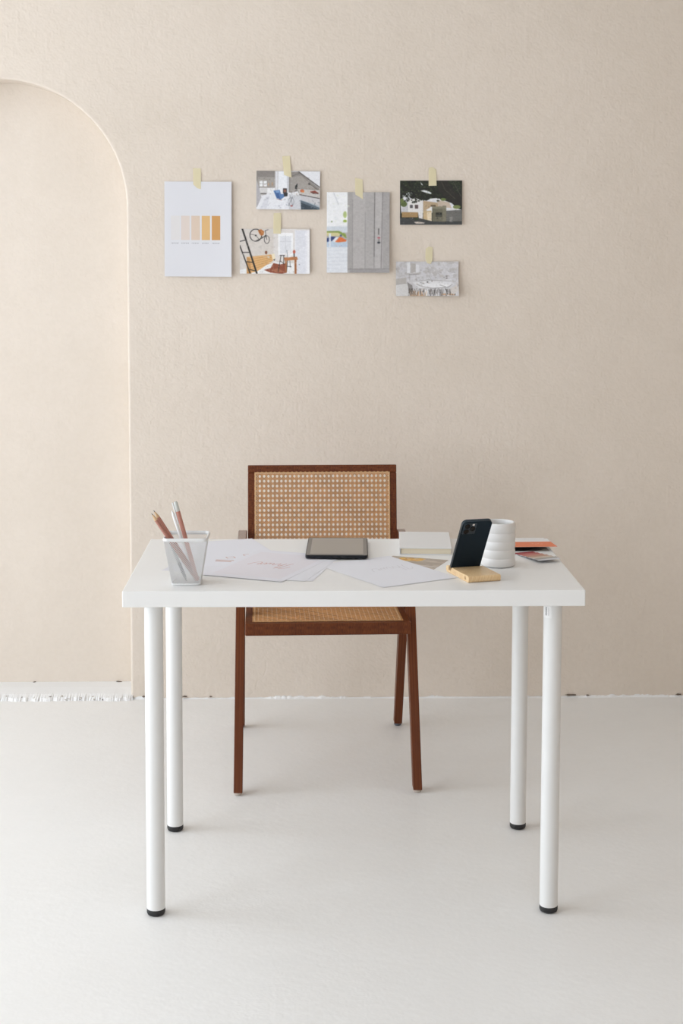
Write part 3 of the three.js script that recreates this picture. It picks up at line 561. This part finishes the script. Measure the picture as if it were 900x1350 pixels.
tex.script = printTex(512, 724, (c, w, h) => { c.fillStyle = '#e8e7ed'; c.fillRect(0, 0, w, h); c.fillStyle = '#e7e3e8'; c.fillRect(40, 60, w - 80, h - 120); script(c, w, h, '#cfa8a2', 6); });
tex.faint = printTex(512, 724, (c, w, h) => { c.fillStyle = '#e9e9ee'; c.fillRect(0, 0, w, h); c.translate(-60, 40); script(c, w, h, '#d6d3d8', 4); });
tex.icons = printTex(724, 512, (c, w, h) => {
  c.fillStyle = '#e9e9ef'; c.fillRect(0, 0, w, h);
  c.strokeStyle = '#c79e90'; c.lineWidth = 5; c.strokeRect(500, 262, 40, 46); c.beginPath(); c.arc(480, 170, 24, 0.4, 5); c.stroke(); c.beginPath(); c.arc(520, 130, 9, 0, 6.3); c.stroke();
  line(c, '#b97f62', 12, [640, 240], [560, 380]); line(c, '#b97f62', 12, [670, 262], [590, 392]);
});
tex.print = printTex(420, 600, (c, w, h) => {
  c.fillStyle = '#b4a698'; c.fillRect(0, 0, w, h);
  for (let k = 0; k < 60; k++) { c.fillStyle = ['#a8998b', '#beb1a3', '#9c8d80', '#c9bcae'][k % 4]; c.fillRect(rnd() * w, rnd() * h, 40 + rnd() * 160, 6 + rnd() * 26); }
  for (let k = 0; k < 70; k++) ell(c, ['#dba94f', '#e6bd62', '#c98f44', '#d9b27e'][k % 4], w * (0.22 + rnd() * 0.34), h * (0.05 + rnd() * 0.15), 8 + rnd() * 22, 5 + rnd() * 14);
  poly(c, '#cdc4bb', [0, h * 0.3], [w, h * 0.42], [w, h * 0.47], [0, h * 0.36]); poly(c, '#8f8276', [0, h * 0.52], [w, h * 0.6], [w, h * 0.62], [0, h * 0.55]);
});
// sheet whose centre is (cx, cz), its long side w turned by turn about y
function deskSheet(name, label, category, cx, cz, w, h, turn, lift, t, bend = () => 0, group, rough = 0.8) {
  const g = sheetGeo(w, h, 0.00015, bend, 16, 12); g.rotateX(-Math.PI / 2);
  const m = mesh(name, g, t ? [mat(0xffffff, rough, { map: t }), M.paper] : [M.paper, M.paper]);
  m.position.set(cx, TOP + lift, cz); m.rotation.y = turn; return tag(m, label, category, group);
}
const GP = 'loose sheets on the desk';
const A4 = [0.297, 0.21];
const A4P = [0.21, 0.297];
deskSheet('paper_sheet', 'blank white paper sheet with one corner showing behind the pencil cup', 'paper', -0.287, -0.021, ...A4P, -0.347, 0.0001, null, undefined, GP);
deskSheet('paper_sheet', 'white paper sheet with small copper drawings beside the pencil cup', 'paper', -0.2945, -0.126, ...A4, -1.245, 0.0003, tex.icons, (u, v) => 0.0020 * Math.pow(Math.max(0, 0.4 - u), 1.2), GP);
deskSheet('paper_sheet', 'blank paper sheet at the bottom of the fan beside the tablet', 'paper', -0.158, 0.037, ...A4P, -0.233, 0.0005, null, undefined, GP);
deskSheet('paper_sheet', 'blank paper sheet directly under the sheet of pink script', 'paper', -0.163, 0.035, ...A4P, -0.300, 0.0007, null, undefined, GP);
deskSheet('paper_sheet', 'white paper sheet with pink handwritten script, topmost of the fan', 'paper', -0.188, 0.0295, 0.200, 0.318, Math.PI - 0.40, 0.0009, tex.script, (u, v) => 0.0012 * Math.pow(Math.max(0, v - 0.6), 1.3), GP);
deskSheet('photo_print', 'small brown and yellow photo print half covered by a paper sheet', 'print', 0.131, 0.041, 0.14, 0.20, -0.388, 0.0001, tex.print, undefined, undefined, 0.5);
deskSheet('paper_sheet', 'white paper sheet with faint grey lettering in front of the notebook', 'paper', 0.079, 0.0985, 0.203, 0.285, Math.PI + 0.528, 0.0004, tex.faint, (u, v) => 0.0010 * Math.pow(Math.max(0, v - 0.6), 1.2), GP);

// ---------------------------------------------------------------- tablet
{
  const t = thing('tablet', 'black tablet with a dull grey screen lying on the desk', 'tablet', [-0.0285, TOP + 0.0030, -0.1425], -0.035);
  const W = 0.149, D = 0.225;
  const s = new THREE.Shape(), r = 0.012; const x = W / 2, y = D / 2;
  s.moveTo(-x + r, -y); s.lineTo(x - r, -y); s.quadraticCurveTo(x, -y, x, -y + r); s.lineTo(x, y - r); s.quadraticCurveTo(x, y, x - r, y); s.lineTo(-x + r, y); s.quadraticCurveTo(-x, y, -x, y - r); s.lineTo(-x, -y + r); s.quadraticCurveTo(-x, -y, -x + r, -y);
  const g = new THREE.ExtrudeGeometry(s, { depth: 0.0045, bevelEnabled: true, bevelThickness: 0.0018, bevelSize: 0.0025, bevelOffset: -0.0025, bevelSegments: 3 }); g.rotateX(-Math.PI / 2); g.translate(0, 0.0018, 0);
  const body = mesh('body', g, new THREE.MeshPhysicalMaterial({ color: lin(0.012, 0.013, 0.017), roughness: 0.5, specularIntensity: 0.4 }), t);
  mesh('bezel', box(W - 0.004, 0.0006, D - 0.004, 0, 0.0083, 0, 0.0002), mat(lin(0.055, 0.054, 0.052), 0.32, { clearcoat: 0.5, clearcoatRoughness: 0.25 }), t);
  mesh('screen', box(W - 0.022, 0.0006, D - 0.026, 0, 0.0086, -0.001, 0.0002), mat(lin(0.26, 0.235, 0.20), 0.30, { clearcoat: 0.4, clearcoatRoughness: 0.2 }), t);
  mesh('charging_port', box(0.009, 0.0026, 0.0012, -0.003, 0.0042, D / 2 - 0.0002, 0.0006), M.blackPlastic, body);
  mesh('power_button', box(0.011, 0.0022, 0.0016, 0.016, 0.0042, D / 2, 0.0006), M.blackPlastic, body);
}

// ---------------------------------------------------------------- notebook
{
  const t = thing('notebook', 'closed white notebook with cream page edges near the desk back edge', 'notebook', [0.1895, TOP + 0.0002, -0.193], -0.06);
  const cover = mat(lin(0.80, 0.79, 0.775), 0.6);
  mesh('back_cover', box(0.127, 0.0022, 0.213, 0, 0.0011, 0, 0.0008), cover, t);
  mesh('page_block', box(0.121, 0.0130, 0.207, 0.001, 0.0087, 0, 0.001), mat(lin(0.80, 0.71, 0.54), 0.85), t);
  mesh('front_cover', box(0.127, 0.0024, 0.213, 0, 0.0164, 0, 0.0008), cover, t);
  const sp = new THREE.CylinderGeometry(0.0088, 0.0088, 0.212, 14, 1, false, Math.PI * 0.5 + Math.PI * 0.5, Math.PI); sp.rotateX(Math.PI / 2); sp.scale(0.35, 1, 1); sp.translate(-0.0605, 0.0088, 0);
  mesh('spine', sp, cover, t);
}

// ---------------------------------------------------------------- wire pencil cup and what stands in it
M.wire = mat(lin(0.80, 0.80, 0.79), 0.4);
const CUP = [-0.367, TOP, 0.213], CUPH = 0.107;
{
  const t = thing('pencil_cup', 'square white wire mesh pencil cup standing on the desk', 'cup', CUP, -0.01);
  const hb = 0.0305, ht = 0.0465, y0 = 0.004, y1 = CUPH - 0.004;
  const ring = (h, y, r) => {
    const pts = []; const c = 0.010;
    for (const [sx, sz] of [[1, 1], [-1, 1], [-1, -1], [1, -1]]) for (let k = 0; k <= 5; k++) { const a0 = Math.atan2(sz, sx) - Math.PI / 4 + k / 5 * Math.PI / 2; pts.push(V(sx * (h - c) + c * Math.cos(a0), y, sz * (h - c) + c * Math.sin(a0))); }
    return new THREE.TubeGeometry(new THREE.CatmullRomCurve3(pts, true, 'catmullrom', 0.1), 96, r, 8, true);
  };
  const rim = ring(ht, 0, 0.0026); rim.scale(1, 1.6, 1); rim.translate(0, CUPH - 0.004, 0); mesh('rim', rim, M.wire, t);
  const foot = ring(hb, 0, 0.0022); foot.translate(0, 0.0024, 0); mesh('base_ring', foot, M.wire, t);
  mesh('base', box(2 * hb - 0.002, 0.0012, 2 * hb - 0.002, 0, 0.0026, 0, 0.0004), M.wire, t);
  for (let f = 0; f < 4; f++) {                                    // four tapering mesh sides of crossing wires
    const pos = [], idx = [];
    const P = (u, v) => { const h = hb + (ht - hb) * v; return V((u * 2 - 1) * h, y0 + (y1 - y0) * v, h); };
    const nrm = V(0, -(ht - hb), y1 - y0).normalize(); const n = 18;
    const seg = (u0, v0, u1, v1) => barInto(pos, idx, P(u0, v0), P(u1, v1), 0.00075, 0.0006, nrm);
    for (const dir of [1, -1]) for (let k = -n; k <= 2 * n; k++) {
      const u0 = k / n, sl = dir * 1.25; let a = 0, b = 1; // u = u0 + sl * v
      const vAt = (u) => (u - u0) / sl; const lo = Math.min(vAt(0), vAt(1)), hi = Math.max(vAt(0), vAt(1)); a = Math.max(0, lo); b = Math.min(1, hi);
      if (b - a > 0.01) seg(u0 + sl * a, a, u0 + sl * b, b);
    }
    const g = flat(raw(pos, idx)); g.rotateY(f * Math.PI / 2);
    const m = mesh('mesh_side', g, M.wire, t); m.userData.kind = 'stuff'; m.userData.label = 'fine white wire mesh';
  }
}
M.rose = mat(lin(0.52, 0.24, 0.19), 0.32, { metalness: 0.25 });
M.roseDark = mat(lin(0.47, 0.22, 0.17), 0.35, { metalness: 0.25 });
M.woodTip = mat(lin(0.66, 0.45, 0.26), 0.7);
M.graphite = mat(lin(0.05, 0.05, 0.05), 0.5);
M.whiteGloss = mat(lin(0.84, 0.84, 0.83), 0.3);
M.greyEnd = mat(lin(0.62, 0.63, 0.60), 0.45);
function pencil(label, base, tip, body) {
  const a = V(...base), b = V(...tip), t = thing('pencil', label, 'pencil', base), d = b.clone().sub(a), z = V(0, 0, 0);
  const at = (k) => d.clone().multiplyScalar(k);
  mesh('barrel', rod(z, at(0.90), [[0, 0], [0, 0.0042], [1, 0.0042], [1, 0]], 6), body, t);
  mesh('sharpened_wood', rod(at(0.90), at(0.975), [[0, 0.0041], [1, 0.0012]], 10), M.woodTip, t);
  mesh('lead', rod(at(0.975), at(1), [[0, 0.0011], [1, 0.0002]], 8), M.graphite, t);
}
const b0 = TOP + 0.0068;
pencil('rose gold pencil leaning left in the cup, lower of the two tips', [-0.3462, b0, 0.2140], [-0.439, 0.9051, 0.2663], M.roseDark);
pencil('rose gold pencil leaning left in the cup, higher of the two tips', [-0.3440, b0, 0.2030], [-0.4354, 0.9102, 0.2571], M.rose);
{
  const base = [-0.3440, b0, 0.2240], t = thing('marker_pen', 'rose gold pen with a pale white end in the cup', 'pen', base);
  const d = V(-0.391, 0.9231, 0.225).sub(V(...base)), at = (k) => d.clone().multiplyScalar(k), z = V(0, 0, 0);
  mesh('barrel', rod(z, at(0.88), [[0, 0], [0, 0.0048], [1, 0.0048], [1, 0]], 14), M.rose, t);
  mesh('end_cap', rod(at(0.88), at(1), [[0, 0], [0, 0.0047], [0.85, 0.0046], [1, 0.0034], [1, 0]], 14), M.greyEnd, t);
  mesh('clip', rod(at(0.72).add(V(-0.0062, 0, 0.001)), at(0.99).add(V(-0.0066, 0, 0.001)), [[0, 0], [0, 0.0016], [1, 0.0016], [1, 0]], 6), M.whiteGloss, t);
}
{
  const base = [-0.3520, b0, 0.1930], t = thing('stylus', 'slim white stylus leaning behind the rose gold pen in the cup', 'stylus', base);
  const d = V(-0.4017, 0.8979, 0.190).sub(V(...base)), at = (k) => d.clone().multiplyScalar(k), z = V(0, 0, 0);
  mesh('barrel', rod(z, at(0.93), [[0, 0], [0, 0.0036], [1, 0.0036], [1, 0]], 14), M.whiteGloss, t);
  mesh('point', rod(at(0.93), at(1), [[0, 0.0036], [0.8, 0.0016], [1, 0.0004]], 14), M.whiteGloss, t);
}
{
  const base = [-0.3660, b0, 0.2340], t = thing('ballpoint_pen', 'grey pen with black grip slanting inside the mesh cup', 'pen', base);
  const d = V(-0.4090, 0.8545, 0.2350).sub(V(...base)), at = (k) => d.clone().multiplyScalar(k), z = V(0, 0, 0);
  mesh('point', rod(z, at(0.10), [[0, 0.0005], [1, 0.0030]], 12), M.graphite, t);
  mesh('grip', rod(at(0.10), at(0.40), [[0, 0], [0, 0.0034], [1, 0.0036], [1, 0]], 12), M.glideGrey, t);
  mesh('barrel', rod(at(0.40), at(0.84), [[0, 0], [0, 0.0035], [1, 0.0035], [1, 0]], 12), mat(lin(0.45, 0.45, 0.46), 0.4), t);
  mesh('end_cap', rod(at(0.84), at(1), [[0, 0], [0, 0.0042], [1, 0.0042], [1, 0]], 12), M.blackPlastic, t);
}

// ---------------------------------------------------------------- ribbed mug
{
  const t = thing('ribbed_cup', 'white ceramic cup of stacked rounded ribs behind the phone', 'cup', [0.343, TOP + 0.0001, 0.035]);
  const prof = [[0, 0], [0.034, 0], [0.0375, 0.0015]];
  const H = 0.103, ribs = [[0.002, 0.021], [0.021, 0.041], [0.041, 0.061], [0.061, 0.0805], [0.0805, 0.1015]];
  for (const [a, b] of ribs) for (let k = 0; k <= 10; k++) { const s = k / 10; prof.push([0.0384 + 0.0017 * Math.pow(Math.sin(Math.PI * s), 0.8), a + (b - a) * s]); }
  prof.push([0.0370, H], [0.0350, H + 0.0004], [0.0335, H - 0.002], [0.0330, 0.09], [0.0330, 0.012], [0.028, 0.006], [0, 0.006]);
  mesh('cup_body', new THREE.LatheGeometry(prof.map((p) => new THREE.Vector2(...p)), 64), mat(lin(0.82, 0.81, 0.79), 0.45), t);
}

// ---------------------------------------------------------------- bamboo phone stand and phone
const A = V(0.28, 0, 0.96).normalize(), TURN = Math.atan2(A.x, A.z);
const bambooMap = (() => {
  const N = 256, a = new Float32Array(N * N); addNoise(a, N, 24, 0.5, 401, 0.12); addNoise(a, N, 96, 0.4, 402, 0.25); addNoise(a, N, 6, 0.3, 403);
  const t = colorTex(N, (i, j) => { const v = (a[j * N + i] - 0.6) * 46; return [230 + v * 0.6, 197 + v * 0.9, 150 + v * 1.1]; }); t.repeat.set(1, 1); return t;
})();
M.bamboo = mat(0xffffff, 0.45, { map: bambooMap });
const LEAN = 31.5 * Math.PI / 180;
{
  // local z runs along the stand towards the viewer, x across; the origin is the middle of its far end
  const t = thing('phone_stand', 'light bamboo phone stand holding a dark phone', 'stand', [0.253, TOP + 0.0001, 0.088], TURN);
  const W = 0.0775, L = 0.135, Hh = 0.0145;
  // profile in (z, y) with the slanted slot that takes the phone and a finger groove underneath the free end
  const s = new THREE.Shape(), r = 0.0062, z0 = 0.018, sw = 0.0140, dp = 0.0085, tl = Math.tan(LEAN);
  s.moveTo(r, 0); s.lineTo(L - r, 0); s.quadraticCurveTo(L, 0, L, r); s.lineTo(L, Hh - r); s.quadraticCurveTo(L, Hh, L - r, Hh);
  s.lineTo(z0 + sw + 0.0015, Hh); s.lineTo(z0 + sw + 0.0015 - tl * dp, Hh - dp); s.lineTo(z0 - tl * dp * 0.6, Hh - dp); s.lineTo(z0 - tl * dp * 0.6, Hh - 0.001); s.lineTo(z0 - 0.004, Hh);
  s.lineTo(r, Hh); s.quadraticCurveTo(0, Hh, 0, Hh - r); s.lineTo(0, r); s.quadraticCurveTo(0, 0, r, 0);
  const hole = new THREE.Path(); hole.absellipse(L - 0.021, Hh * 0.5, 0.0032, 0.0042, 0, Math.PI * 2, true); s.holes.push(hole);
  const g = new THREE.ExtrudeGeometry(s, { depth: W - 0.002, bevelEnabled: true, bevelThickness: 0.001, bevelSize: 0.001, bevelOffset: -0.001, bevelSegments: 2, curveSegments: 10 });
  { const p = g.attributes.position, uv = g.attributes.uv; for (let i = 0; i < p.count; i++) uv.setXY(i, p.getX(i) * 9, (p.getZ(i) + p.getY(i) * 0.4) * 9); }
  g.rotateY(-Math.PI / 2); g.translate(W / 2 - 0.001, 0, 0);
  mesh('bamboo_block', g, M.bamboo, t);
}
{
  const t = thing('phone', 'dark blue phone with camera block leaning in the bamboo stand', 'phone', [0.253 + A.x * 0.0210 - A.z * 0.004, TOP + 0.0104, 0.088 + A.z * 0.0210 + A.x * 0.004], TURN);
  const lean = sub('phone_body', t); lean.rotation.x = LEAN;       // own axes: x across, y up the phone, +z its back, towards the viewer
  const W = 0.0715, L = 0.1467, r = 0.0105, x = W / 2;
  const s = new THREE.Shape(); s.moveTo(-x + r, 0); s.lineTo(x - r, 0); s.absarc(x - r, r, r, -Math.PI / 2, 0); s.lineTo(x, L - r); s.absarc(x - r, L - r, r, 0, Math.PI / 2); s.lineTo(-x + r, L); s.absarc(-x + r, L - r, r, Math.PI / 2, Math.PI); s.lineTo(-x, r); s.absarc(-x + r, r, r, Math.PI, Math.PI * 1.5);
  const g = new THREE.ExtrudeGeometry(s, { depth: 0.0066, bevelEnabled: true, bevelThickness: 0.0004, bevelSize: 0.0004, bevelOffset: -0.0004, bevelSegments: 2, curveSegments: 10 }); g.translate(0, 0, 0.0004);
  mesh('metal_frame', g, mat(lin(0.045, 0.060, 0.075), 0.28, { metalness: 0.8 }), lean);
  const inset = (m, z, d) => { const k = new THREE.Shape(), q = x - m, rr2 = r - m; k.moveTo(-q + rr2, m); k.lineTo(q - rr2, m); k.absarc(q - rr2, m + rr2, rr2, -Math.PI / 2, 0); k.lineTo(q, L - m - rr2); k.absarc(q - rr2, L - m - rr2, rr2, 0, Math.PI / 2); k.lineTo(-q + rr2, L - m); k.absarc(-q + rr2, L - m - rr2, rr2, Math.PI / 2, Math.PI); k.lineTo(-q, m + rr2); k.absarc(-q + rr2, m + rr2, rr2, Math.PI, Math.PI * 1.5); const e = new THREE.ExtrudeGeometry(k, { depth: d, bevelEnabled: false, curveSegments: 10 }); e.translate(0, 0, z); return e; };
  mesh('back_glass', inset(0.0012, 0.0072, 0.0004), new THREE.MeshPhysicalMaterial({ color: lin(0.009, 0.019, 0.029), roughness: 0.4, specularIntensity: 0.25 }), lean);
  mesh('screen_glass', inset(0.0012, -0.0002, 0.0004), mat(lin(0.01, 0.01, 0.012), 0.08), lean);
  const cam = mesh('camera_block', box(0.0300, 0.0310, 0.0018, -x + 0.0190, L - 0.0200, 0.0083, 0.0008), mat(lin(0.020, 0.035, 0.048), 0.3), lean);
  for (const [cx, cy] of [[-x + 0.0120, L - 0.0125], [-x + 0.0120, L - 0.0275], [-x + 0.0258, L - 0.0200]]) {
    const lg = new THREE.LatheGeometry([[0, 0], [0.0058, 0], [0.0062, 0.0005], [0.0062, 0.0018], [0.0052, 0.0020], [0.0048, 0.0012], [0, 0.0012]].map((p) => new THREE.Vector2(...p)), 24); lg.rotateX(Math.PI / 2); lg.translate(cx, cy, 0.0090);
    mesh('camera_lens', lg, new THREE.MeshPhysicalMaterial({ color: lin(0.005, 0.005, 0.007), roughness: 0.25, specularIntensity: 0.5 }), lean);
  }
  const fl = new THREE.CylinderGeometry(0.0028, 0.0028, 0.0006, 16); fl.rotateX(Math.PI / 2); fl.translate(-x + 0.0262, L - 0.0088, 0.0094); mesh('flash', fl, mat(lin(0.75, 0.72, 0.66), 0.3), lean);
  mesh('side_button', box(0.0008, 0.012, 0.0026, -x - 0.0002, L - 0.042, 0.0037, 0.0003), mat(lin(0.03, 0.04, 0.05), 0.3, { metalness: 0.8 }), lean);
}

// ---------------------------------------------------------------- brochure and colour cards at the far right corner
{
  const t = thing('brochure', 'white and orange folded brochure lying open at the desk corner', 'brochure', [0.437, TOP + 0.0003, -0.215], 0);
  const tx = printTex(256, 384, (c, w, h) => {
    c.fillStyle = '#ecebea'; c.fillRect(0, 0, w, h); c.fillStyle = '#e37a4c'; c.fillRect(0, h * 0.62, w, h * 0.38);
    c.fillStyle = '#b9b4b2'; for (let k = 0; k < 9; k++) c.fillRect(40 + (k % 3) * 50, h * 0.28 + k * 6, 60, 3);
    c.fillStyle = '#efc2a4'; for (let k = 0; k < 4; k++) c.fillRect(150 + k * 14, h * 0.76 + (k % 2) * 8, 10, 6);
  });
  const tl = printTex(128, 192, (c, w, h) => { c.fillStyle = '#b3a596'; c.fillRect(0, 0, w, h); poly(c, '#29231f', [0, h * 0.5], [w * 0.95, h * 0.62], [w * 0.45, h], [0, h]); poly(c, '#6b5f55', [w * 0.45, h], [w * 0.95, h * 0.62], [w, h * 0.8], [w * 0.7, h]); });  // dark shapes paint the shade in the gap under the raised leaf
  const low = sheetGeo(0.116, 0.165, 0.0003, () => 0, 4, 4); low.rotateX(-Math.PI / 2); low.translate(-0.004, 0, 0.002); mesh('lower_leaf', low, [mat(0xffffff, 0.5, { map: tl }), M.paper], t);
  const up = sheetGeo(0.130, 0.172, 0.0003, (u, v) => { const k = Math.min(1, (1 - v) / 0.45), e = k * k * (3 - 2 * k); return 0.0008 + 0.0095 * e + 0.001 * u * e; }, 8, 14);
  // its free edge is cut on the slant
  { const p = up.attributes.position; for (let i = 0; i < p.count; i++) { const y = p.getY(i), k = 0.5 - y / 0.172; p.setX(i, p.getX(i) + 0.018 * Math.max(0, k - 0.55)); } }
  up.rotateX(-Math.PI / 2); mesh('upper_leaf', up, [mat(0xffffff, 0.5, { map: tx }), M.paper], t);
}
{
  const t = thing('swatch_fan', 'small fan of red, pink, brown and grey colour cards beside the cup', 'colour cards', [0.447, TOP + 0.0002, -0.045], 0);
  const cols = [[0.31, 0.030, 0.035], [0.44, 0.10, 0.095], [0.52, 0.20, 0.16], [0.50, 0.29, 0.20], [0.62, 0.52, 0.43], [0.42, 0.40, 0.38]];
  cols.forEach(([r, g, b], i) => {
    const c = sheetGeo(0.056, 0.026, 0.0006, (u, v) => 0.0004 * i + 0.0022 * u * (i / 5), 4, 3); c.rotateX(-Math.PI / 2);
    const m = mesh('colour_card', c, [M.paper, M.paper], t);
    m.position.set(-0.020 + i * 0.0075, 0.0008 * i, -0.058 + i * 0.0200); m.rotation.y = 0.34 - i * 0.015;
    const pg = sheetGeo(0.056, 0.0155, 0.0002, (u, v) => 0.0004 * i + 0.0022 * u * (i / 5) + 0.0007, 4, 2); pg.rotateX(-Math.PI / 2); pg.translate(0, 0, -0.0050);
    const q = mesh('colour_patch', pg, [mat(lin(r, g, b), 0.5), M.paper], m);
  });
}

scene.traverse((o) => { if (o.isMesh) { o.castShadow = true; o.receiveShadow = true; } });
renderer.render(scene, camera);
